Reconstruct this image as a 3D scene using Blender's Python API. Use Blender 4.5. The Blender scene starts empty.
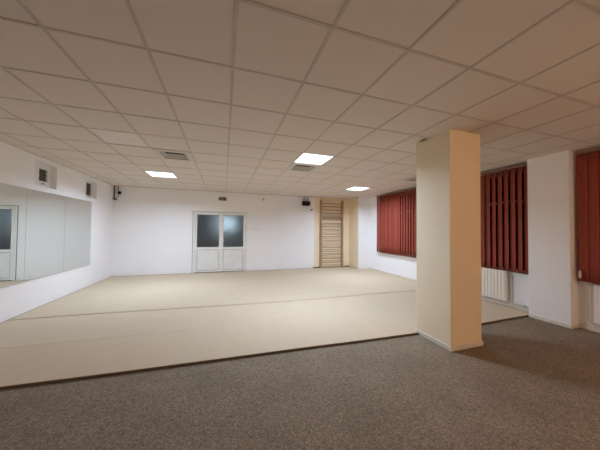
import bpy, bmesh, math, random
from mathutils import Matrix, Vector
random.seed(7)
scene = bpy.context.scene
COL = scene.collection

# ------------------------------------------------------------------ measures
XL, XR, YB, YF = -3.236, 5.383, 8.647, -2.6      # left, right, back, front (behind the camera)
H = 2.796                                         # underside of the ceiling grid
MAT = 0.029                                       # top of the beige carpet
T = 0.6
GX, GY = 0.0501, 1.9626                           # a crossing of the ceiling grid

# ------------------------------------------------------------------ materials
def mat(name, color, rough=0.6, metal=0.0, spec=0.5):
    m = bpy.data.materials.new(name)
    m.use_nodes = True
    b = m.node_tree.nodes['Principled BSDF']
    b.inputs['Base Color'].default_value = (*color, 1)
    b.inputs['Roughness'].default_value = rough
    b.inputs['Metallic'].default_value = metal
    b.inputs['Specular IOR Level'].default_value = spec
    return m

def mottle(m, ca, cb, scale, detail=4, bump=0.0, bscale=None, lo=0.35, hi=0.65, stretch=(1, 1, 1), bdist=0.01):
    nt = m.node_tree; N = nt.nodes; L = nt.links
    b = N['Principled BSDF']
    tc = N.new('ShaderNodeTexCoord'); mp = N.new('ShaderNodeMapping')
    mp.inputs['Scale'].default_value = stretch
    L.new(tc.outputs['Object'], mp.inputs['Vector'])
    n = N.new('ShaderNodeTexNoise'); n.inputs['Scale'].default_value = scale; n.inputs['Detail'].default_value = detail
    L.new(mp.outputs[0], n.inputs['Vector'])
    r = N.new('ShaderNodeValToRGB')
    r.color_ramp.elements[0].position = lo; r.color_ramp.elements[0].color = (*ca, 1)
    r.color_ramp.elements[1].position = hi; r.color_ramp.elements[1].color = (*cb, 1)
    L.new(n.outputs['Fac'], r.inputs[0]); L.new(r.outputs[0], b.inputs['Base Color'])
    if bump:
        n2 = N.new('ShaderNodeTexNoise'); n2.inputs['Scale'].default_value = bscale or scale; n2.inputs['Detail'].default_value = 3
        L.new(mp.outputs[0], n2.inputs['Vector'])
        bp = N.new('ShaderNodeBump'); bp.inputs['Strength'].default_value = bump; bp.inputs['Distance'].default_value = bdist
        L.new(n2.outputs['Fac'], bp.inputs['Height']); L.new(bp.outputs[0], b.inputs['Normal'])
    return m

WHITE = mottle(mat('white_wall_paint', (.8, .8, .82), .75, spec=.25), (.855, .852, .865), (.885, .882, .895), 1.3, 5, .06, 90, .3, .7)
CREAM = mottle(mat('cream_wall_paint', (.7, .55, .34), .6, spec=.3), (.83, .705, .515), (.87, .745, .55), 1.7, 5, .06, 80, .3, .7)
TRIMW = mottle(mat('trim_paint', (.72, .69, .6), .45), (.70, .66, .56), (.76, .72, .63), 6, 3)
VENTPLATE = mottle(mat('vent_plate_paint', (.6, .55, .48), .5), (.60, .54, .47), (.65, .59, .52), 4, 2)
GREYFRAME = mottle(mat('window_frame_paint', (.6, .58, .54), .4), (.56, .54, .50), (.62, .60, .56), 3, 2)
PVC = mottle(mat('white_plastic', (.8, .81, .79), .35), (.76, .77, .75), (.82, .83, .81), 3, 2)
GASKET = mat('grey_gasket', (.2, .2, .19), .6)
TILE = mottle(mat('ceiling_tile', (.6, .52, .43), .95, spec=.1), (.72, .65, .58), (.76, .69, .62), 220, 3, .12, 260, .3, .7, bdist=.003)
TBAR = mottle(mat('ceiling_grid_bar', (.34, .26, .2), .6, spec=.3), (.56, .49, .425), (.61, .54, .47), 4, 2)
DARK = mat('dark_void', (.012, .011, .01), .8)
GREYMETAL = mottle(mat('vent_metal', (.6, .58, .52), .5), (.46, .44, .39), (.54, .52, .46), 5, 2)
BLACK = mat('black_plastic', (.006, .006, .006), .6, spec=.2)
STEEL = mat('clip_steel', (.55, .55, .52), .3, 1.0)
GREENSIGN = mat('green_sign_plate', (.035, .06, .02), .5)
SIGNMARK = mat('pale_sign_marks', (.35, .40, .26), .5)
BEIGE = mottle(mat('beige_carpet_pile', (.55, .45, .34), 1.0, spec=.05), (.565, .466, .346), (.59, .487, .364), 5, 5, .08, 170, .3, .7, bdist=.006)
EDGE = mat('beige_carpet_backing', (.155, .125, .098), .95, spec=.05)
RADW = mottle(mat('radiator_enamel', (.72, .7, .6), .35), (.80, .77, .70), (.84, .81, .74), 4, 2)
PIPE = mottle(mat('painted_pipe', (.6, .55, .46), .4), (.56, .51, .43), (.63, .58, .5), 6, 2)
WOOD = mottle(mat('pale_wood', (.55, .36, .18), .45), (.36, .235, .12), (.47, .32, .175), 5, 5, stretch=(9, 9, 1))
WOODH = mottle(mat('pale_wood_rung', (.55, .36, .18), .45), (.22, .135, .065), (.30, .19, .10), 5, 5, stretch=(1, 9, 9))
BOARD = mottle(mat('grey_brown_board', (.3, .25, .18), .5), (.30, .22, .14), (.38, .28, .18), 5, 4, stretch=(1, 8, 8))
CORD = mat('pale_plastic', (.7, .58, .46), .5)
RAIL = mat('headrail_metal', (.30, .14, .10), .45, .3)

def carpet_brown():
    m = mat('brown_carpet_pile', (.1, .08, .065), 1.0, spec=.03)
    nt = m.node_tree; N = nt.nodes; L = nt.links; b = N['Principled BSDF']
    tc = N.new('ShaderNodeTexCoord')
    def noise(scale, detail, rough):
        n = N.new('ShaderNodeTexNoise'); n.inputs['Scale'].default_value = scale; n.inputs['Detail'].default_value = detail
        n.inputs['Roughness'].default_value = rough; L.new(tc.outputs['Object'], n.inputs['Vector']); return n
    v = N.new('ShaderNodeTexVoronoi'); v.inputs['Scale'].default_value = 105            # tufts of mixed yarn
    L.new(tc.outputs['Object'], v.inputs['Vector'])
    sep = N.new('ShaderNodeSeparateColor'); L.new(v.outputs['Color'], sep.inputs[0])
    n1 = noise(170, 3, .7)
    mixf = N.new('ShaderNodeMixRGB'); mixf.inputs[0].default_value = .5
    L.new(sep.outputs[0], mixf.inputs[1]); L.new(n1.outputs['Fac'], mixf.inputs[2])
    r = N.new('ShaderNodeValToRGB'); e = r.color_ramp.elements
    e[0].position = .2; e[0].color = (.147, .117, .088, 1)
    e[1].position = .85; e[1].color = (.375, .305, .236, 1)
    L.new(mixf.outputs[0], r.inputs[0])
    n2 = noise(2.2, 4, .6)
    r2 = N.new('ShaderNodeValToRGB')
    r2.color_ramp.elements[0].position = .3; r2.color_ramp.elements[0].color = (.86, .85, .83, 1)
    r2.color_ramp.elements[1].position = .7; r2.color_ramp.elements[1].color = (1.05, 1.04, 1.02, 1)
    L.new(n2.outputs['Fac'], r2.inputs[0])
    mx = N.new('ShaderNodeMixRGB'); mx.blend_type = 'MULTIPLY'; mx.inputs[0].default_value = 1
    L.new(r.outputs[0], mx.inputs[1]); L.new(r2.outputs[0], mx.inputs[2]); L.new(mx.outputs[0], b.inputs['Base Color'])
    return m
BROWN = carpet_brown()

def slat_mat(name, ca, cb):
    m = mottle(mat(name, ca, .7, spec=.25), ca, cb, 5, 5, .08, 200, .3, .7, (14, 14, .6), bdist=.002)
    return m
SLAT = slat_mat('rust_red_fabric', (.27, .050, .030), (.33, .064, .039))

def glossy(name, color, rough):
    m = bpy.data.materials.new(name); m.use_nodes = True
    nt = m.node_tree; nt.nodes.clear()
    o = nt.nodes.new('ShaderNodeOutputMaterial'); g = nt.nodes.new('ShaderNodeBsdfGlossy')
    g.inputs['Color'].default_value = (*color, 1); g.inputs['Roughness'].default_value = rough
    nt.links.new(g.outputs[0], o.inputs[0]); return m
MIRROR = glossy('mirror_silver', (.77, .80, .775), 0.0)
NIGHTGLASS = mat('night_window_glass', (.012, .011, .012), .04, spec=.6)

def frosted():
    m = mat('patterned_glass', (.50, .55, .58), .5, spec=.5)
    b = m.node_tree.nodes['Principled BSDF']
    b.inputs['Transmission Weight'].default_value = .96
    b.inputs['IOR'].default_value = 1.45
    nt = m.node_tree; N = nt.nodes; L = nt.links
    tc = N.new('ShaderNodeTexCoord'); v = N.new('ShaderNodeTexNoise'); v.inputs['Scale'].default_value = 26
    mp = N.new('ShaderNodeMapping'); mp.inputs['Rotation'].default_value = (0, .8, 0); mp.inputs['Scale'].default_value = (1, 1, .3)
    L.new(tc.outputs['Object'], mp.inputs[0]); L.new(mp.outputs[0], v.inputs['Vector'])
    bp = N.new('ShaderNodeBump'); bp.inputs['Strength'].default_value = .25; bp.inputs['Distance'].default_value = .01
    L.new(v.outputs['Fac'], bp.inputs['Height']); L.new(bp.outputs[0], b.inputs['Normal'])
    return m
FROST = frosted()

def emit(name, color, strength):
    m = bpy.data.materials.new(name); m.use_nodes = True
    nt = m.node_tree; nt.nodes.clear()
    o = nt.nodes.new('ShaderNodeOutputMaterial'); e = nt.nodes.new('ShaderNodeEmission')
    e.inputs['Color'].default_value = (*color, 1); e.inputs['Strength'].default_value = strength
    nt.links.new(e.outputs[0], o.inputs[0]); return m
LAMP = emit('lit_panel', (.90, 1.0, 1.04), 1.4)
WARMLAMP = emit('warm_globe_glow', (1.0, .66, .39), 36.0)
CORRLAMP = emit('corridor_lamp_glow', (.72, .88, 1.0), 5.0)
OFFPANEL = mottle(mat('unlit_diffuser', (.78, .72, .64), .5), (.74, .68, .60), (.79, .73, .65), 3, 2)

# ------------------------------------------------------------------ mesh helpers
def box(bm, x0, x1, y0, y1, z0, z1, mi=0, bev=0.0):
    vs = [bm.verts.new(p) for p in ((x0,y0,z0),(x1,y0,z0),(x1,y1,z0),(x0,y1,z0),(x0,y0,z1),(x1,y0,z1),(x1,y1,z1),(x0,y1,z1))]
    fs = [bm.faces.new([vs[i] for i in q]) for q in ((3,2,1,0),(4,5,6,7),(0,1,5,4),(1,2,6,5),(2,3,7,6),(3,0,4,7))]
    for f in fs: f.material_index = mi
    if bev:
        es = list({e for f in fs for e in f.edges})
        bmesh.ops.bevel(bm, geom=es, offset=bev, segments=2, profile=.5, affect='EDGES', clamp_overlap=True)
    return fs

def tube(bm, pts, r, n=12, mi=0, cap=True):
    pts = [Vector(p) for p in pts]; rings = []
    for i, p in enumerate(pts):
        d = (pts[min(i+1, len(pts)-1)] - pts[max(i-1, 0)]).normalized()
        a = d.orthogonal().normalized()
        if abs(d.z) < .9: a = d.cross(Vector((0,0,1))).normalized()
        else: a = d.cross(Vector((1,0,0))).normalized()
        b = d.cross(a)
        rr = r[i] if isinstance(r, (list, tuple)) else r
        rings.append([bm.verts.new(p + rr*(math.cos(2*math.pi*k/n)*a + math.sin(2*math.pi*k/n)*b)) for k in range(n)])
    for i in range(len(rings)-1):
        for k in range(n):
            f = bm.faces.new((rings[i][k], rings[i][(k+1)%n], rings[i+1][(k+1)%n], rings[i+1][k])); f.smooth = True; f.material_index = mi
    if cap:
        bm.faces.new(rings[0][::-1]).material_index = mi; bm.faces.new(rings[-1]).material_index = mi

def frame(bm, axis, a0, a1, z0, z1, d0, d1, w, wb=None, mi=0, bev=.003):
    """rectangular ring: axis 'x' spans x (depth along y), 'y' spans y (depth along x), 'z' spans x,y (depth along z)"""
    wb = wb or w
    segs = [(a0, a1, z0, z0+wb), (a0, a1, z1-w, z1), (a0, a0+w, z0+wb, z1-w), (a1-w, a1, z0+wb, z1-w)]
    for s in segs:
        if axis == 'x': box(bm, s[0], s[1], d0, d1, s[2], s[3], mi, bev)
        elif axis == 'y': box(bm, d0, d1, s[0], s[1], s[2], s[3], mi, bev)
        else: box(bm, s[0], s[1], s[2], s[3], d0, d1, mi, bev)

def obj(name, bm, mats, parent=None, at=(0,0,0), recalc=True):
    if recalc: bmesh.ops.recalc_face_normals(bm, faces=bm.faces)
    bmesh.ops.translate(bm, verts=bm.verts, vec=-Vector(at))
    me = bpy.data.meshes.new(name); bm.to_mesh(me); bm.free()
    for m in (mats if isinstance(mats, (list, tuple)) else [mats]): me.materials.append(m)
    o = bpy.data.objects.new(name, me); COL.objects.link(o)
    if parent: o.parent = parent                       # local coordinates are relative to the parent
    else: o.location = at
    return o

def child(name, bm, mats, parent, label=None, at=None):
    """mesh given in world coordinates, stored relative to its (unrotated) parent"""
    base = Vector((0,0,0)); p = parent
    while p: base += p.location; p = p.parent
    o = obj(name, bm, mats, parent, at=base)
    if label: o['label'] = label
    return o

def thing(name, label, cat, loc, group=None):
    o = bpy.data.objects.new(name, None); COL.objects.link(o); o.location = loc; o.empty_display_size = .1
    o['label'] = label; o['category'] = cat
    if group: o['group'] = group
    return o
def tag(o, label, cat, group=None):
    o['label'] = label; o['category'] = cat
    if group: o['group'] = group
    return o
def struct(o, label=None):
    o['kind'] = 'structure'
    if label: o['label'] = label
    return o
def copy_thing(t):
    r = t.copy(); COL.objects.link(r)
    for c in list(t.children):
        d = c.copy(); COL.objects.link(d); d.parent = r
        for g in list(c.children):
            e = g.copy(); COL.objects.link(e); e.parent = d
    return r

def wall(bm, axis, a0, a1, z0, z1, d0, d1, holes=(), mi=lambda a, z: 0):
    """solid wall slab with rectangular openings; d0 = room side"""
    A = sorted({a0, a1, *[h[0] for h in holes], *[h[1] for h in holes]} | set(SPLIT.get(axis, ())) & {x for x in SPLIT.get(axis, ()) if a0 < x < a1})
    Z = sorted({z0, z1, *[h[2] for h in holes], *[h[3] for h in holes]})
    def P(a, d, z): return (d, a, z) if axis == 'y' else (a, d, z)
    V = {}
    def v(a, d, z):
        k = (round(a,5), round(d,5), round(z,5))
        if k not in V: V[k] = bm.verts.new(P(a, d, z))
        return V[k]
    def solid(i, j):
        if not (0 <= i < len(A)-1 and 0 <= j < len(Z)-1): return False
        ca, cz_ = (A[i]+A[i+1])/2, (Z[j]+Z[j+1])/2
        return not any(h[0] < ca < h[1] and h[2] < cz_ < h[3] for h in holes)
    for i in range(len(A)-1):
        for j in range(len(Z)-1):
            if not solid(i, j): continue
            m = mi((A[i]+A[i+1])/2, (Z[j]+Z[j+1])/2)
            q = []
            for d in (d0, d1): q.append([(A[i],d,Z[j]),(A[i+1],d,Z[j]),(A[i+1],d,Z[j+1]),(A[i],d,Z[j+1])])
            if not solid(i-1, j): q.append([(A[i],d0,Z[j]),(A[i],d1,Z[j]),(A[i],d1,Z[j+1]),(A[i],d0,Z[j+1])])
            if not solid(i+1, j): q.append([(A[i+1],d0,Z[j]),(A[i+1],d1,Z[j]),(A[i+1],d1,Z[j+1]),(A[i+1],d0,Z[j+1])])
            if not solid(i, j-1): q.append([(A[i],d0,Z[j]),(A[i+1],d0,Z[j]),(A[i+1],d1,Z[j]),(A[i],d1,Z[j])])
            if not solid(i, j+1): q.append([(A[i],d0,Z[j+1]),(A[i+1],d0,Z[j+1]),(A[i+1],d1,Z[j+1]),(A[i],d1,Z[j+1])])
            for f in q: bm.faces.new([v(*p) for p in f]).material_index = m
SPLIT = {}
HT = H + .30                                           # walls run up past the hung ceiling

# ------------------------------------------------------------------ room shell
bm = bmesh.new(); box(bm, XL-.2, XR+.3, YF-.2, YB+.2, -.12, 0)
struct(obj('floor', bm, BROWN), 'brown speckled carpet covering the whole floor')

LWIN = [(5.47, 6.05, 2.262, 2.725), (7.07, 7.635, 2.262, 2.70)]
bm = bmesh.new(); wall(bm, 'y', YF, YB, 0, HT, XL, XL-.2, LWIN)
struct(obj('wall_left', bm, WHITE))
DX0, DX1, DTOP = -.985, .79, 2.085
CREAMX = 3.36
bm = bmesh.new(); SPLIT['x'] = (CREAMX,)
wall(bm, 'x', XL-.2, XR+.25, 0, HT, YB, YB+.2, [(DX0, DX1, 0, DTOP)], lambda a, z: 1 if a > CREAMX else 0)
struct(obj('wall_back', bm, [WHITE, CREAM]))
SPLIT.clear()
RWIN = [(4.98, 7.22, .70, 2.72), (2.90, 4.55, .70, 2.72), (-.9, 2.08, .70, 2.72)]
bm = bmesh.new(); wall(bm, 'y', YF, YB, 0, HT, XR, XR+.25, RWIN)
struct(obj('wall_right', bm, WHITE))
bm = bmesh.new(); wall(bm, 'x', XL-.2, XR+.25, 0, HT, YF, YF-.2)
struct(obj('wall_front', bm, WHITE))

# piers standing out of the right wall
PX0, PY0, PY1 = 5.179, 2.245, 2.783
bm = bmesh.new(); box(bm, PX0, XR+.001, PY0, PY1, 0, HT, 0, .004)
p = struct(obj('wall_right_pier', bm, WHITE), 'white pier standing out of the right wall between two blinds')
QX, QY = 4.90, 7.93
bm = bmesh.new()
fs = box(bm, QX, XR+.001, QY, YB+.001, 0, HT)
fs[5].material_index = 1
struct(obj('wall_back_pier', bm, [WHITE, CREAM]), 'corner pier with white front and cream side beside the wall bars')

# skirtings, and a dark gap strip on the back wall
def skirt(name, segs, hgt=.055, z=0.0):
    bm = bmesh.new()
    for s in segs: box(bm, *s, z, z+hgt, 0, .003)
    struct(obj(name, bm, TRIMW))
SK = .012
skirt('baseboard_pier', [(PX0-SK, PX0, PY0-SK, PY1, ), (PX0, XR-.03, PY0-SK, PY0)], .055)
bm = bmesh.new(); box(bm, CREAMX-.03, QX-.002, YB-.008, YB-.0005, 0, MAT+.034, 0, .002)  # dark-coloured strip stands in for the shaded gap between carpet and cream wall
struct(obj('gap_strip_back', bm, mat('dark_gap_brown', (.06, .045, .03), .6)))
skirt('baseboard_right', [(XR-SK, XR, PY1+.005, QY), (XR-SK, XR, YF, PY0-SK-.005)], .085)

# ------------------------------------------------------------------ ceiling: grid of tiles, some cells filled by fixtures
LIGHTS = [(-3, 7), (2, 3), (6, 7)]
OFF = (-3, 3)
VENTS = [(-2, 4), (2, 4), (7, 4)]
FILL = set(LIGHTS + VENTS + [OFF])
c0, c1 = math.floor((XL-GX)/T), math.floor((XR-GX)/T)
r0, r1 = math.floor((YF-GY)/T), math.floor((YB-GY)/T)
bm = bmesh.new()
TZ = H + .004
for c in range(c0, c1+1):
    for r in range(r0, r1+1):
        if (c, r) in FILL: continue
        xa, xb = max(GX+c*T, XL), min(GX+(c+1)*T, XR)
        ya, yb = max(GY+r*T, YF), min(GY+(r+1)*T, YB)
        if xb-xa < .02 or yb-ya < .02: continue
        dz = random.uniform(0, .0015)
        if (c, r) == (4, 1):                             # cut round the column, with a gap left open beside it
            for q in ((xa+.002, 2.68, ya+.002, yb-.002), (2.68, 2.7195, ya+.002, 2.60), (2.68, 2.7195, 2.73, yb-.002), (2.7195, xb-.002, ya+.002, yb-.002)):
                box(bm, *q, TZ+dz, TZ+.018+dz)
            continue
        box(bm, xa+.002, xb-.002, ya+.002, yb-.002, TZ+dz, TZ+.018+dz)
ceil = struct(obj('ceiling', bm, TILE), 'hung ceiling of square beige mineral tiles in a metal grid')
bm = bmesh.new()
W2 = .0115
for c in range(c0, c1+2):
    x = GX+c*T
    if XL+.05 < x < XR-.02: box(bm, x-W2, x+W2, YF, YB, H, H+.0038)
for r in range(r0, r1+2):
    y = GY+r*T
    if YF+.02 < y < YB-.02: box(bm, XL, XR, y-W2*.9, y+W2*.9, H+.0005, H+.0035)
for a in ((XL, XL+.022, YF, YB), (XR-.022, XR, YF, YB), (XL, XR, YB-.022, YB), (XL, XR, YF, YF+.022)):
    box(bm, *a, H-.001, H+.006)
g = obj('ceiling_grid', bm, TBAR, ceil); g['label'] = 'darker metal grid between the ceiling tiles'
bm = bmesh.new(); box(bm, XL-.2, XR+.25, YF-.2, YB+.2, HT, HT+.1)
struct(obj('ceiling_slab', bm, DARK), 'slab above the hung ceiling')

def cell(c, r): return GX+(c+.5)*T, GY+(r+.5)*T
def ceiling_light(c, r, label, lit=True):
    x, y = cell(c, r)
    t = thing('ceiling_light', label, 'ceiling light', (x, y, H), 'square ceiling light panels')
    a = .3095
    bm = bmesh.new(); frame(bm, 'z', x-a+.012, x+a-.012, y-a+.012, y+a-.012, H+.0068, H+.02, .02, bev=.002)
    # closed back
    box(bm, x-a+.012, x+a-.012, y-a+.012, y+a-.012, H+.0205, H+.05)
    child('panel_frame', bm, PVC if lit else OFFPANEL, t)
    bm = bmesh.new(); box(bm, x-a+.033, x+a-.033, y-a+.033, y+a-.033, H+.0075, H+.018)
    child('diffuser', bm, LAMP if lit else OFFPANEL, t, 'glowing white diffuser' if lit else None)
    if lit:                                              # the panel's LEDs: most of the light goes down, little along the ceiling
        li = bpy.data.lights.new('led_array', 'AREA'); li.shape = 'SQUARE'; li.size = 2*(a-.035); li.energy = LED_W
        li.color = (.80, .97, 1.20); li.spread = math.radians(LED_SPREAD)
        lo_ = bpy.data.objects.new('led_array', li); COL.objects.link(lo_); lo_.parent = t; lo_.location = (0, 0, .0062)
    return t
LED_W, LED_SPREAD = 25.5, 158
ceiling_light(-3, 7, 'lit square ceiling panel nearest the left wall, above the mirrors')
ceiling_light(2, 3, 'lit square ceiling panel touching an air vent, the largest and nearest glowing one')
ceiling_light(6, 7, 'lit square ceiling panel in front of the wooden wall bars, rightmost glowing one')
ceiling_light(-3, 3, 'unlit square ceiling panel, paler than the tiles around it, above the left wall', lit=False)

def vent(c, r, label):
    x, y = cell(c, r)
    t = thing('air_vent', label, 'air vent', (x, y, H), 'square ceiling air vents')
    a = .298; w = .085
    bm = bmesh.new()
    frame(bm, 'z', x-a, x+a, y-a, y+a, H-.008, H+.012, w, bev=.003)
    child('vent_frame', bm, VENTPLATE, t)
    bm = bmesh.new(); frame(bm, 'z', x-a+w, x+a-w, y-a+w, y+a-w, H-.011, H+.004, .016, bev=.002)
    child('inner_rim', bm, GREYMETAL, t)
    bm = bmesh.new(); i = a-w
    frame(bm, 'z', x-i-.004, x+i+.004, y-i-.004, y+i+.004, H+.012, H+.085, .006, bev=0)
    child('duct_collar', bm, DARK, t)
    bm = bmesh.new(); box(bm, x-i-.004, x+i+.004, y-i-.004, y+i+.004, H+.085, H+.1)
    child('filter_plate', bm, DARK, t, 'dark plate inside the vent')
    ro, ri = i-.018, i-.060                               # flared ring and three tilted blades
    bm = bmesh.new(); rings = []
    for rr, zz in ((ro, H+.002), (ri, H+.030), (ri+.003, H+.032), (ro+.002, H+.004)):
        rings.append([bm.verts.new((x+sx*rr, y+sy*rr, zz)) for sx, sy in ((-1,-1),(1,-1),(1,1),(-1,1))])
    for q in range(4):
        for e in range(4): bm.faces.new((rings[q][e], rings[q][(e+1)%4], rings[(q+1)%4][(e+1)%4], rings[(q+1)%4][e]))
    child('flared_ring', bm, GREYMETAL, t)
    for k in range(3):
        yy = y+.005+k*.048
        bm = bmesh.new(); vs = [bm.verts.new(p) for p in ((x-ri, yy+.022, H+.003), (x+ri, yy+.022, H+.003), (x+ri, yy-.012, H+.026), (x-ri, yy-.012, H+.026),
                                                          (x-ri, yy+.023, H+.005), (x+ri, yy+.023, H+.005), (x+ri, yy-.011, H+.028), (x-ri, yy-.011, H+.028))]
        for q in ((3,2,1,0),(4,5,6,7),(0,1,5,4),(1,2,6,5),(2,3,7,6),(3,0,4,7)): bm.faces.new([vs[i_] for i_ in q])
        child('louvre', bm, GREYMETAL, t)
vent(-2, 4, 'square grey ceiling vent on the left, between the lit panel and the unlit panel')
vent(2, 4, 'square grey ceiling vent directly behind the nearest lit panel')
vent(7, 4, 'dark ceiling vent half hidden by the cream column')

# ------------------------------------------------------------------ beige carpets
def lerp_pts(x, P):
    if x <= P[0][0]: return P[0][1]
    for (xa, ya), (xb, yb) in zip(P, P[1:]):
        if x <= xb: return ya+(yb-ya)*(x-xa)/(xb-xa)
    return P[-1][1]
def front_edge(x):
    if x > PX0-.03: return PY1+.004
    return lerp_pts(x, [(-3.3, 2.985), (-1.93, 2.931), (-.98, 2.885), (.2, 2.846), (.93, 2.826), (1.75, 2.788), (2.66, 2.762), (3.94, 2.752), (5.149, PY1+.004)])
def seam(x):
    return lerp_pts(x, [(-3.3, 4.96), (-2.2, 4.925), (-1.8, 4.905), (-1.23, 4.865), (-.6, 4.825), (-.1, 4.79), (.6, 4.755), (1.2, 4.735), (1.8, 4.715), (3.5, 4.72), (5.4, 4.69)])
def carpet(name, lo, hi, x0, x1, label, zoff=0.0, notch=None, nx=90, ny=24, amp=0.0):
    bm = bmesh.new(); g = []
    for i in range(nx+1):
        x = x0+(x1-x0)*i/nx; row = []
        for j in range(ny+1):
            y = lo(x)+(hi(x)-lo(x))*j/ny
            z = MAT+zoff
            if amp: z += amp*math.exp(-((y-(3.86-.02*(x+2)))/.035)**2)/(1+math.exp((x-.1)*4)) 
            row.append(bm.verts.new((x, y, z)))
        g.append(row)
    for i in range(nx):
        for j in range(ny):
            f = bm.faces.new((g[i][j], g[i+1][j], g[i+1][j+1], g[i][j+1])); f.smooth = True
    rim = [e for e in bm.edges if e.is_boundary]
    ex = bmesh.ops.extrude_edge_only(bm, edges=rim)
    for v in [v for v in ex['geom'] if isinstance(v, bmesh.types.BMVert)]: v.co.z = .001
    bm.normal_update()
    for f in bm.faces:
        if abs(f.normal.z) < .5: f.material_index = 1; f.smooth = False
    o = obj(name, bm, [BEIGE, EDGE], at=((x0+x1)/2, (lo(0)+hi(0))/2, 0))
    return tag(o, label, 'carpet', 'beige carpet strips')
carpet('beige_carpet', front_edge, lambda x: seam(x)-.004, XL+.004, XR-.016,
       'beige carpet strip beside the brown carpet, front one, running behind the column', amp=.006, ny=90, nx=200)
def back_edge(x):
    e = YB-.006
    if CREAMX-.02 < x: e = YB-.016
    if x > QX-.06: e = QY-.006
    return e
carpet('beige_carpet', seam, back_edge, XL+.004, XR-.016,
       'large beige carpet in front of the white double door and the wall bars', ny=30, nx=160)

# ------------------------------------------------------------------ column
CX0, CX1, CY0, CY1 = 2.7195, 3.2585, 2.2616, 2.815
t = thing('column', 'free-standing square cream column standing on the brown carpet', 'column', ((CX0+CX1)/2, (CY0+CY1)/2, 0))
bm = bmesh.new(); box(bm, CX0, CX1, CY0, CY1, 0, H+.2, 0, .006); child('shaft', bm, CREAM, t)
bm = bmesh.new()
for s in ((CX0-SK, CX0, CY0-SK, CY1+SK), (CX1, CX1+SK, CY0-SK, CY1+SK), (CX0, CX1, CY0-SK, CY0), (CX0, CX1, CY1, CY1+SK)):
    box(bm, *s, 0, .06, 0, .003)
child('baseboard', bm, TRIMW, t, 'off-white skirting around the foot of the column')

# ------------------------------------------------------------------ mirrors on the left wall
YM = [4.24, 5.28, 6.315, 7.365]
ML = ['wall mirror panel at the left edge of the photo, reflecting the white door',
      'wall mirror panel under the first small window, middle of the three',
      'wall mirror panel farthest along the left wall, near the corner']
for k in range(3):
    ya, yb = YM[k]+.002, YM[k+1]-.002
    t = thing('wall_mirror', ML[k], 'mirror', (XL, (ya+yb)/2, .57), 'mirror panels on the left wall')
    bm = bmesh.new(); box(bm, XL+.012, XL+.018, ya, yb, .57, 2.162); child('mirror_glass', bm, MIRROR, t)
    bm = bmesh.new(); box(bm, XL+.0005, XL+.0115, ya+.006, yb-.006, .576, 2.156); child('backing_board', bm, GASKET, t)
    for yy in (ya+.11, yb-.11):
        for zz in (.57+.06, 2.162-.06):
            bm = bmesh.new(); tube(bm, [(XL+.0182, yy, zz), (XL+.0205, yy, zz), (XL+.0222, yy, zz)], [.011, .011, .006], 14)
            child('mirror_screw', bm, STEEL, t)

# ------------------------------------------------------------------ small high windows, left wall
def small_window(n, hole, glass, label):
    y0, y1, z0, z1 = hole; xb = XL-.095
    o = bpy.data.objects.new(f'window_{n}', None); COL.objects.link(o); o.location = (xb, (y0+y1)/2, z0)
    struct(o, label)
    bm = bmesh.new(); gy0, gy1, gz0, gz1 = glass
    e = .001
    box(bm, xb-.05, xb, y0+e, gy0, z0+e, z1-e, 0, .004); box(bm, xb-.05, xb, gy1, y1-e, z0+e, z1-e, 0, .004)
    box(bm, xb-.05, xb, gy0, gy1, z0+e, gz0, 0, .004); box(bm, xb-.05, xb, gy0, gy1, gz1, z1-e, 0, .004)
    child('window_frame', bm, PVC, o)
    bm = bmesh.new(); box(bm, xb-.04, xb-.03, gy0-.01, gy1+.01, gz0-.01, gz1+.01); child('pane', bm, NIGHTGLASS, o)
    for k in range(6):
        zz = gz0+(k+.5)*(gz1-gz0)/6
        bm = bmesh.new(); box(bm, -.006, .006, gy0+.002, gy1-.002, -.001, .001)
        bmesh.ops.rotate(bm, verts=bm.verts, cent=(0,0,0), matrix=Matrix.Rotation(.6, 3, 'Y'))
        bmesh.ops.translate(bm, verts=bm.verts, vec=(xb-.018, 0, zz)); child('louvre', bm, GREYMETAL, o)
    bm = bmesh.new(); box(bm, xb, xb+.02, (gy0+gy1)/2-.06, (gy0+gy1)/2+.02, gz0-.055, gz0-.043, 0, .003); child('window_handle', bm, GASKET, o)
    bm = bmesh.new(); box(bm, xb-.105, xb-.055, y0+.001, y1-.001, z0+.001, z1-.001); child('shutter_box', bm, DARK, o)
small_window(1, LWIN[0], (5.735, 5.965, 2.385, 2.618), 'small recessed louvred window above the mirrors, the nearer one')
small_window(2, LWIN[1], (7.345, 7.585, 2.335, 2.655), 'small recessed window above the mirrors, the one near the corner')

# ------------------------------------------------------------------ double door
d = bpy.data.objects.new('door_1', None); COL.objects.link(d); d.location = ((DX0+DX1)/2, YB, MAT)
struct(d, 'white double door with dark glass upper panes in the back wall')
DY0, DY1 = YB-.012, YB+.06
DB = 0.004
bm = bmesh.new()
fw = .055
box(bm, DX0+.001, DX0+fw, DY0, DY1, DB, DTOP-.001, 0, .004); box(bm, DX1-fw, DX1-.001, DY0, DY1, DB, DTOP-.001, 0, .004)
box(bm, DX0+fw, DX1-fw, DY0, DY1, DTOP-fw, DTOP-.001, 0, .004)
box(bm, DX0+fw-.001, DX0+fw+.014, YB+.0505, DY1, DB, DTOP-fw); box(bm, DX1-fw-.014, DX1-fw+.001, YB+.0505, DY1, DB, DTOP-fw); box(bm, DX0+fw+.014, DX1-fw-.014, YB+.0505, DY1, DTOP-fw-.014, DTOP-fw+.001)
child('door_frame', bm, PVC, d)
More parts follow.
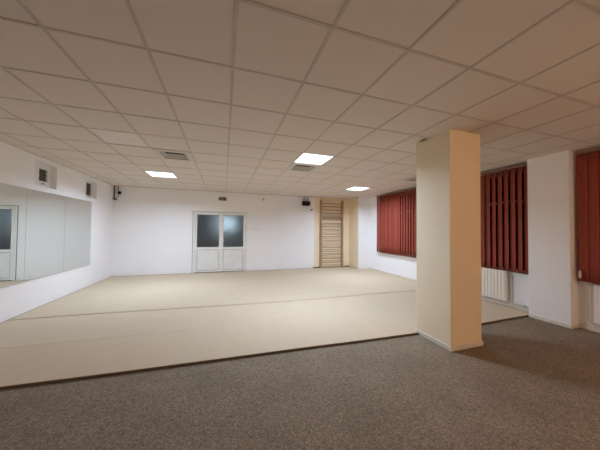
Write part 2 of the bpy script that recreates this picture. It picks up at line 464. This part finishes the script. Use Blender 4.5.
# dark architrave line above and left of the frame
bm = bmesh.new()
box(bm, DX0-.012, DX1+.006, YB-.006, YB-.0005, DTOP, DTOP+.013); box(bm, DX0-.013, DX0, YB-.006, YB-.0005, .03, DTOP)
child('frame_gap', bm, GASKET, d)
mid = (DX0+DX1)/2+.015
leaves = [(DX0+fw+.004, mid-.004), (mid+.004, DX1-fw-.004)]
ZB, ZT = MAT+.012, DTOP-fw-.004
RZ0, RZ1 = .80, .885                                     # mid rail
for k, (a, b) in enumerate(leaves):
    st = .068
    bm = bmesh.new(); y0, y1 = YB-.004, YB+.05
    box(bm, a, a+st, y0, y1, ZB, ZT, 0, .005); box(bm, b-st, b, y0, y1, ZB, ZT, 0, .005)
    box(bm, a+st, b-st, y0, y1, ZT-st*.55, ZT, 0, .005); box(bm, a+st, b-st, y0, y1, RZ0, RZ1, 0, .005); box(bm, a+st, b-st, y0, y1, ZB, ZB+.06, 0, .005)
    leaf = child('door_leaf', bm, PVC, d)
    bm = bmesh.new(); box(bm, a+st-.005, b-st+.005, YB+.018, YB+.024, RZ1-.005, ZT-st*.55+.005); child('glass_pane', bm, FROST, leaf, 'dark patterned glass')
    bm = bmesh.new(); box(bm, a+st-.005, b-st+.005, YB+.012, YB+.03, ZB+.055, RZ0+.005); child('lower_panel', bm, PVC, leaf)
    bm = bmesh.new(); frame(bm, 'x', a+st-.001, b-st+.001, ZB+.059, RZ0+.001, YB+.002, YB+.0125, .009, bev=0)
    frame(bm, 'x', a+st-.001, b-st+.001, RZ1-.001, ZT-st*.55+.001, YB+.006, YB+.0175, .008, bev=0); child('gasket', bm, GASKET, leaf)
    if k == 1:
        bm = bmesh.new(); box(bm, a-.022, a+.012, YB-.0075, YB-.0042, ZB+.002, ZT-.002, 0, .001); child('cover_strip', bm, PVC, leaf)
        bm = bmesh.new(); hx = a+.032
        box(bm, hx-.014, hx+.014, YB-.012, YB-.0045, .93, 1.15, 0, .003)
        tube(bm, [(hx, YB-.01, 1.07), (hx, YB-.045, 1.07), (hx+.02, YB-.05, 1.07), (hx+.11, YB-.05, 1.068)], .009, 10)
        child('door_handle', bm, PVC, leaf)
    for zz in (.3, 1.05, 1.8):
        bm = bmesh.new(); hx = a-.002 if k == 0 else b+.002
        tube(bm, [(hx, YB-.012, zz-.04), (hx, YB-.012, zz+.04)], .008, 10); child('hinge', bm, PVC, leaf)
bm = bmesh.new(); box(bm, DX0+.001, DX1-.001, YB+.0, YB+.19, .0005, .004)
child('threshold', bm, GASKET, d)
# corridor behind the door, dark but for one cool lamp
bm = bmesh.new()
cx0, cx1, cy0, cy1 = -1.6, 1.5, YB+.2, YB+2.3
box(bm, cx0-.1, cx0, cy0, cy1, 0, 2.5); box(bm, cx1, cx1+.1, cy0, cy1, 0, 2.5); box(bm, cx0-.1, cx1+.1, cy1, cy1+.1, 0, 2.5)
box(bm, cx0-.1, cx1+.1, cy0, cy1+.1, -.1, 0); box(bm, cx0-.1, cx1+.1, cy0, cy1+.1, 2.5, 2.6)
struct(obj('wall_corridor', bm, mat('corridor_paint', (.07, .075, .08), .7)), 'dark corridor behind the glass door')
t = thing('wall_lamp', 'blurred cool lamp glowing behind the glass of the double door', 'lamp', (.12, cy1, 1.75))
bm = bmesh.new(); box(bm, -.12, .36, cy1-.03, cy1-.0005, 1.64, 1.90, 0, .004); child('lamp_housing', bm, BLACK, t)
bm = bmesh.new(); box(bm, -.105, .345, cy1-.045, cy1-.031, 1.655, 1.885, 0, .004); child('lamp_glass', bm, CORRLAMP, t)

# ------------------------------------------------------------------ small things on the back wall
t = thing('exit_sign', 'small dark green exit sign above the white double door', 'sign', (-.065, YB, 2.55))
bm = bmesh.new(); box(bm, -.185, .06, YB-.03, YB-.0005, 2.50, 2.60, 0, .004); child('sign_box', bm, GREENSIGN, t)
bm = bmesh.new()
sx = -.14
# running figure, door and arrow as simple strokes
for (x0, x1, z0, z1) in ((-.125, -.108, 2.52, 2.583), (-.088, -.046, 2.572, 2.582), (-.088, -.078, 2.52, 2.572), (-.056, -.046, 2.52, 2.572), (-.020, .022, 2.546, 2.556)):
    box(bm, x0, x1, YB-.0325, YB-.0301, z0, z1)
child('sign_marks', bm, SIGNMARK, t, 'pale marks on the sign')

t = thing('emergency_light', 'black twin lamp block hung from two brackets on the back wall beside the wall bars', 'emergency light', (2.98, YB, 2.44))
for xa, xb in ((2.84, 2.98), (2.995, 3.135)):
    bm = bmesh.new(); box(bm, xa, xb, YB-.16, YB-.03, 2.44, 2.60, 0, .012); head = child('lamp_head', bm, BLACK, t)
    bm = bmesh.new(); box(bm, xa+.02, xb-.02, YB-.164, YB-.1601, 2.46, 2.58, 0, .001); child('lens', bm, BLACK, head)
    xm = (xa+xb)/2
    bm = bmesh.new(); tube(bm, [(xm, YB-.004, 2.72), (xm, YB-.06, 2.72), (xm, YB-.09, 2.69), (xm, YB-.09, 2.595)], .013, 10); child('bracket', bm, GASKET, t, 'grey bracket arm')
bm = bmesh.new(); box(bm, 2.86, 3.12, YB-.032, YB+.0005, 2.47, 2.58, 0, .004); child('back_plate', bm, BLACK, t)

t = thing('wall_sensor', 'tiny dark sensor on the white wall below and right of the black twin lamp', 'sensor', (3.245, YB, 2.29))
bm = bmesh.new(); box(bm, 3.20, 3.285, YB-.03, YB-.0005, 2.265, 2.32, 0, .006); child('sensor_body', bm, GASKET, t)
bm = bmesh.new(); tube(bm, [(3.243, YB-.0305, 2.293), (3.243, YB-.042, 2.293)], [.02, .012], 14); child('sensor_lens', bm, BLACK, t)

t = thing('wall_detector', 'tiny pale detector on the back wall close under the ceiling, right of the exit sign', 'detector', (1.36, YB, 2.60))
bm = bmesh.new(); tube(bm, [(1.36, YB-.0005, 2.60), (1.36, YB-.03, 2.60), (1.36, YB-.045, 2.60)], [.05, .05, .03], 20); child('detector_base', bm, TRIMW, t)
bm = bmesh.new(); tube(bm, [(1.36, YB-.0455, 2.60), (1.36, YB-.06, 2.60)], [.022, .012], 14); child('detector_lens', bm, GASKET, t)

t = thing('light_switch', 'white light switch on the back wall right of the double door', 'switch', (1.07, YB, 1.5))
bm = bmesh.new(); box(bm, .97, 1.175, YB-.012, YB-.0005, 1.465, 1.545, 0, .004); child('switch_plate', bm, PVC, t)
for k in range(2):
    bm = bmesh.new(); box(bm, .985+k*.092, 1.07+k*.092, YB-.018, YB-.0121, 1.478, 1.532, 0, .002); child('rocker', bm, PVC, t)

# security camera and conduits in the far left corner
t = thing('security_camera', 'small black dome camera on a bracket in the far left corner under the ceiling', 'camera', (XL+.1, YB-.1, H))
bm = bmesh.new(); tube(bm, [(XL+.03, YB-.04, H-.002), (XL+.03, YB-.04, 2.39)], .011, 10); child('mounting_pole', bm, BLACK, t)
bm = bmesh.new(); tube(bm, [(XL+.13, YB-.03, H-.002), (XL+.13, YB-.03, 2.47)], .008, 10); child('cable', bm, GASKET, t)
bm = bmesh.new(); box(bm, XL+.002, XL+.10, YB-.07, YB-.01, 2.375, 2.40, 0, .004); child('foot_plate', bm, BLACK, t)
bm = bmesh.new(); tube(bm, [(XL+.03, YB-.04, 2.60), (XL+.15, YB-.09, 2.60)], .012, 10); child('arm', bm, GREYMETAL, t)
bm = bmesh.new(); bmesh.ops.create_uvsphere(bm, u_segments=20, v_segments=12, radius=.05)
for f in bm.faces: f.smooth = True
bmesh.ops.translate(bm, verts=bm.verts, vec=(XL+.185, YB-.10, 2.585)); child('camera_dome', bm, BLACK, t)

# ------------------------------------------------------------------ wall bars
t = thing('wall_bars', 'tall wooden gymnastic wall bars on the cream wall in the back right corner', 'wall bars', (4.08, YB, 0))
BX0, BX1 = 3.60, 4.58
for xa in (BX0, BX1-.055):
    bm = bmesh.new(); box(bm, xa, xa+.055, YB-.125, YB-.004, .012, 2.70, 0, .006); child('upright', bm, WOOD, t)
pxs = [203.8, 206.9, 210.2, 213.3, 219.6, 223.8, 226.5, 230.0, 233.6, 237.2, 240.8, 244.7, 248.2, 252.0, 255.7, 259.3, 263.2]
for v in pxs:
    z = 2.66 - (v-201.2)/(268.6-201.2)*2.635
    bm = bmesh.new(); n = 14
    tube(bm, [(BX0+.03, YB-.088, z), ((BX0+BX1)/2, YB-.088, z), (BX1-.03, YB-.088, z)], .0135, n); child('rung', bm, WOODH, t)
bm = bmesh.new(); box(bm, BX0+.056, BX1-.056, YB-.10, YB-.075, 2.00, 2.11, 0, .004); child('padded_board', bm, BOARD, t, 'wider grey-brown board near the top')
bm = bmesh.new(); box(bm, BX0+.056, BX1-.056, YB-.10, YB-.05, .03, .075, 0, .004); child('foot_rail', bm, BOARD, t)
for xa in (BX0, BX1-.055):
    bm = bmesh.new(); box(bm, xa-.02, xa+.075, YB-.14, YB-.0501, .002, .028, 0, .003)
    bm.free()

# ------------------------------------------------------------------ windows behind the blinds
for n, (y0, y1, z0, z1) in enumerate(RWIN):
    o = bpy.data.objects.new(f'window_{n+3}', None); COL.objects.link(o); o.location = (XR+.1, (y0+y1)/2, z0)
    struct(o, 'dark night window behind the red vertical blind')
    bm = bmesh.new(); frame(bm, 'y', y0+.001, y1-.001, z0+.001, z1-.001, XR+.08, XR+.14, .07); 
    k = 3 if y1-y0 > 2 else 2
    box(bm, XR+.09, XR+.14, y0+.071, y1-.071, 2.07, 2.13, 0, .003)
    for i in range(1, k):
        yy = y0+(y1-y0)*i/k; box(bm, XR+.08, XR+.14, yy-.045, yy+.045, z0+.061, z1-.061, 0, .003)
    child('window_frame', bm, GREYFRAME, o)
    bm = bmesh.new(); box(bm, XR+.105, XR+.115, y0+.05, y1-.05, z0+.05, z1-.05); child('pane', bm, NIGHTGLASS, o)
    bm = bmesh.new(); box(bm, XR-.03, XR+.079, y0+.001, y1-.001, z0+.001, z0+.022, 0, .003); child('window_sill', bm, PVC, o)

# ------------------------------------------------------------------ vertical blinds
ZTOP, ZBOT, BXX = 2.755, .74, 5.29
def slat_mesh():
    bm = bmesh.new(); w = .127; n = 6; hgt = ZTOP-.045-ZBOT; m = 8
    L = []
    for side in (0, 1):
        g = []
        for i in range(n+1):
            s = (i/n-.5)*w; bow = .007*(1-(2*i/n-1)**2)*-1
            g.append([bm.verts.new((bow+(.0008 if side else -.0008), s, -hgt*j/m)) for j in range(m+1)])
        L.append(g)
    for side in (0, 1):
        for i in range(n):
            for j in range(m):
                f = bm.faces.new((L[side][i][j], L[side][i+1][j], L[side][i+1][j+1], L[side][i][j+1])); f.smooth = True
    for i in range(n):
        bm.faces.new((L[0][i][0], L[0][i+1][0], L[1][i+1][0], L[1][i][0])); bm.faces.new((L[0][i][m], L[0][i+1][m], L[1][i+1][m], L[1][i][m]))
    for j in range(m):
        bm.faces.new((L[0][0][j], L[0][0][j+1], L[1][0][j+1], L[1][0][j])); bm.faces.new((L[0][n][j], L[0][n][j+1], L[1][n][j+1], L[1][n][j]))
    bmesh.ops.recalc_face_normals(bm, faces=bm.faces)
    me = bpy.data.meshes.new('slat'); bm.to_mesh(me); bm.free(); me.materials.append(SLAT); return me
SLATME = slat_mesh()
def blind(y0, y1, angle, label, cord_y=None, pitch=.112):
    t = thing('vertical_blind', label, 'blind', (BXX, (y0+y1)/2, ZTOP), 'red vertical blinds along the right wall')
    bm = bmesh.new(); box(bm, BXX-.022, BXX+.022, y0, y1, ZTOP-.032, ZTOP+.005, 0, .004)
    child('headrail', bm, RAIL, t)
    n = max(2, round((y1-y0-.11)/pitch)); step = (y1-y0-.11)/n
    for i in range(n+1):
        y = y0+.055+i*step
        s = bpy.data.objects.new('slat', SLATME); COL.objects.link(s); s.parent = t
        s.location = (0, y-(y0+y1)/2, -.040); s.rotation_euler = (0, 0, angle(y)+random.uniform(-.035, .035))
    if cord_y is not None:
        bm = bmesh.new(); xx = BXX-.05
        tube(bm, [(xx+.028, cord_y, ZTOP-.02), (xx, cord_y, ZTOP-.06), (xx, cord_y, .90)], .002, 6)
        c = child('pull_cord', bm, RAIL, t)
        bm = bmesh.new(); tube(bm, [(xx, cord_y, .915), (xx, cord_y, .90), (xx, cord_y, .81), (xx, cord_y, .795)], [.006, .014, .016, .009], 12)
        child('cord_weight', bm, CORD, c, 'pale plastic weight')
    return t
def A1(y):
    if y > 7.18: return -math.radians(6)
    if 6.20 < y < 6.32: return -math.radians(4)
    if y > 6.20: return math.radians(-19 + 24*(round(y/.112) % 2))
    return -math.radians(19)+.09*math.sin(y*53)
blind(4.92, 7.335, A1, 'red vertical blind seen left of the cream column, beside the back corner pier')
blind(2.80, 4.60, lambda y: -math.radians(23)+.05*math.sin(y*29), 'red vertical blind with open slats above the radiator, right of the column')
blind(-.95, 2.205, lambda y: -math.radians(5), 'red vertical blind with closed slats at the right edge of the photo', cord_y=2.165)

# ------------------------------------------------------------------ radiator
RY0, RY1, RZ0_, RZ1_ = 3.205, 4.45, .15, .735
t = thing('radiator', 'white panel radiator below the red blind right of the column', 'radiator', (5.32, (RY0+RY1)/2, RZ0_))
bm = bmesh.new()
xf, xb = 5.266, 5.294
n = 20; stepy = (RY1-RY0)/n; prof = []
for i in range(n):
    y = RY0+i*stepy
    prof += [(xf+.016, y), (xf+.016, y+stepy*.26), (xf, y+stepy*.38), (xf, y+stepy*.84)]
prof.append((xf+.016, RY1))
lo = [bm.verts.new((x, y, RZ0_+.02)) for x, y in prof]; hi = [bm.verts.new((x, y, RZ1_-.02)) for x, y in prof]
for i in range(len(prof)-1): bm.faces.new((lo[i], lo[i+1], hi[i+1], hi[i]))
bl = [bm.verts.new((xb, y, RZ0_+.02)) for x, y in (prof[0], prof[-1])]; bh = [bm.verts.new((xb, y, RZ1_-.02)) for x, y in (prof[0], prof[-1])]
bm.faces.new((bl[0], bl[1], bh[1], bh[0])); bm.faces.new((bl[0], bh[0], hi[0], lo[0])); bm.faces.new((bl[1], bh[1], hi[-1], lo[-1]))
bm.faces.new(lo+[bl[1], bl[0]]); bm.faces.new(hi+[bh[1], bh[0]])
child('front_panel', bm, RADW, t)
bm = bmesh.new(); box(bm, xf+.002, 5.355, RY0-.004, RY1+.004, RZ1_-.022, RZ1_-.002, 0, .004); child('top_grille', bm, RADW, t)
bm = bmesh.new(); box(bm, 5.33, 5.352, RY0, RY1, RZ0_, RZ1_-.0225, 0, .004); child('rear_panel', bm, RADW, t)
for yy in (RY0-.002, RY1-.01):
    bm = bmesh.new(); box(bm, xf+.008, 5.355, yy, yy+.012, RZ0_+.01, RZ1_-.0225, 0, .002); child('side_cover', bm, RADW, t)
bm = bmesh.new(); box(bm, xf+.004, 5.352, RY0, RY1, RZ0_-.002, RZ0_+.0195, 0, .003); child('bottom_rail', bm, RADW, t)
for yy in (RY0+.2, RY1-.2):
    bm = bmesh.new(); box(bm, 5.3525, XR-.0005, yy, yy+.03, RZ0_+.05, RZ1_-.05, 0, .002); child('wall_bracket', bm, RADW, t)

# pipes along the foot of the right wall
o = thing('heating_pipe', 'thin pale heating pipe rising beside the radiator and running low towards the white pier', 'pipe', (5.34, 3.15, .11))
bm = bmesh.new(); tube(bm, [(5.345, RY0-.002, .68), (5.345, 3.175, .68), (5.345, 3.155, .66), (5.345, 3.155, .15), (5.345, 3.15, .125), (5.345, 3.13, .115), (5.345, PY1+.002, .115)], .011, 12)
child('pipe_run', bm, PIPE, o)
for yy in (2.95,):
    bm = bmesh.new(); box(bm, 5.355, XR-.0005, yy-.012, yy+.012, .10, .13, 0, .002); child('pipe_clip', bm, PIPE, o)
bm = bmesh.new(); tube(bm, [(5.345, 3.155, .60), (5.345, 3.155, .64)], .02, 12); child('valve', bm, PIPE, o)
o = thing('heating_pipe', 'pale heating pipe below the blind at the right edge of the photo', 'pipe', (5.34, 2.1, .11))
bm = bmesh.new(); tube(bm, [(5.345, 2.12, .855), (5.345, 2.12, .16), (5.345, 2.11, .135), (5.345, 2.09, .125), (5.345, -1.2, .125)], .013, 12)
child('pipe_run', bm, PIPE, o)
for yy in (1.9, .6, -.6):
    bm = bmesh.new(); box(bm, 5.358, XR-.0005, yy-.012, yy+.012, .11, .14, 0, .002); child('pipe_clip', bm, PIPE, o)

# ------------------------------------------------------------------ warm wall lamp on the wall behind the camera
LX, LZ = 3.3, 1.95
t = thing('wall_lamp', 'warm glowing globe lamp on the white wall behind the camera', 'lamp', (LX, YF, LZ))
bm = bmesh.new(); tube(bm, [(LX, YF+.0005, LZ-.05), (LX, YF+.02, LZ-.05), (LX, YF+.026, LZ-.05)], [.07, .07, .05], 24); child('wall_rose', bm, STEEL, t)
bm = bmesh.new(); tube(bm, [(LX, YF+.02, LZ-.05), (LX, YF+.14, LZ-.09), (LX, YF+.23, LZ-.17), (LX, YF+.25, LZ-.20)], .012, 12); child('lamp_arm', bm, STEEL, t)
bm = bmesh.new(); bmesh.ops.create_uvsphere(bm, u_segments=32, v_segments=16, radius=.16)
for f in bm.faces: f.smooth = True
bmesh.ops.translate(bm, verts=bm.verts, vec=(LX, YF+.25, LZ-.04)); child('globe', bm, WARMLAMP, t)

# ------------------------------------------------------------------ world, camera, view
w = bpy.data.worlds.new('world'); scene.world = w; w.use_nodes = True
bg = w.node_tree.nodes['Background']; bg.inputs[0].default_value = (.01, .012, .02, 1); bg.inputs[1].default_value = .3
cam = bpy.data.cameras.new('camera'); co = bpy.data.objects.new('camera', cam); COL.objects.link(co)
cam.sensor_width = 36; cam.sensor_fit = 'HORIZONTAL'; cam.lens = 36*236.65/600; cam.clip_start = .02
Rm = Matrix(((0.9518858503526846, -0.016370605598330645, -0.30601524663109586),
             (-0.3062895837166643, -0.018234413139983884, -0.9517637296535905),
             (0.01000094020674966, 0.9996997096377412, -0.022371225831338114)))
co.matrix_world = Matrix.Translation((0, 0, 1.4909)) @ Rm.to_4x4()
scene.camera = co
vs = scene.view_settings
vs.view_transform = 'Standard'; vs.look = 'None'; vs.exposure = 1.15; vs.gamma = 1.0; vs.use_curve_mapping = False
scene.cycles.max_bounces = 14; scene.cycles.diffuse_bounces = 10; scene.cycles.glossy_bounces = 6
scene.cycles.use_denoising = True
scene.cycles.sample_clamp_indirect = 60
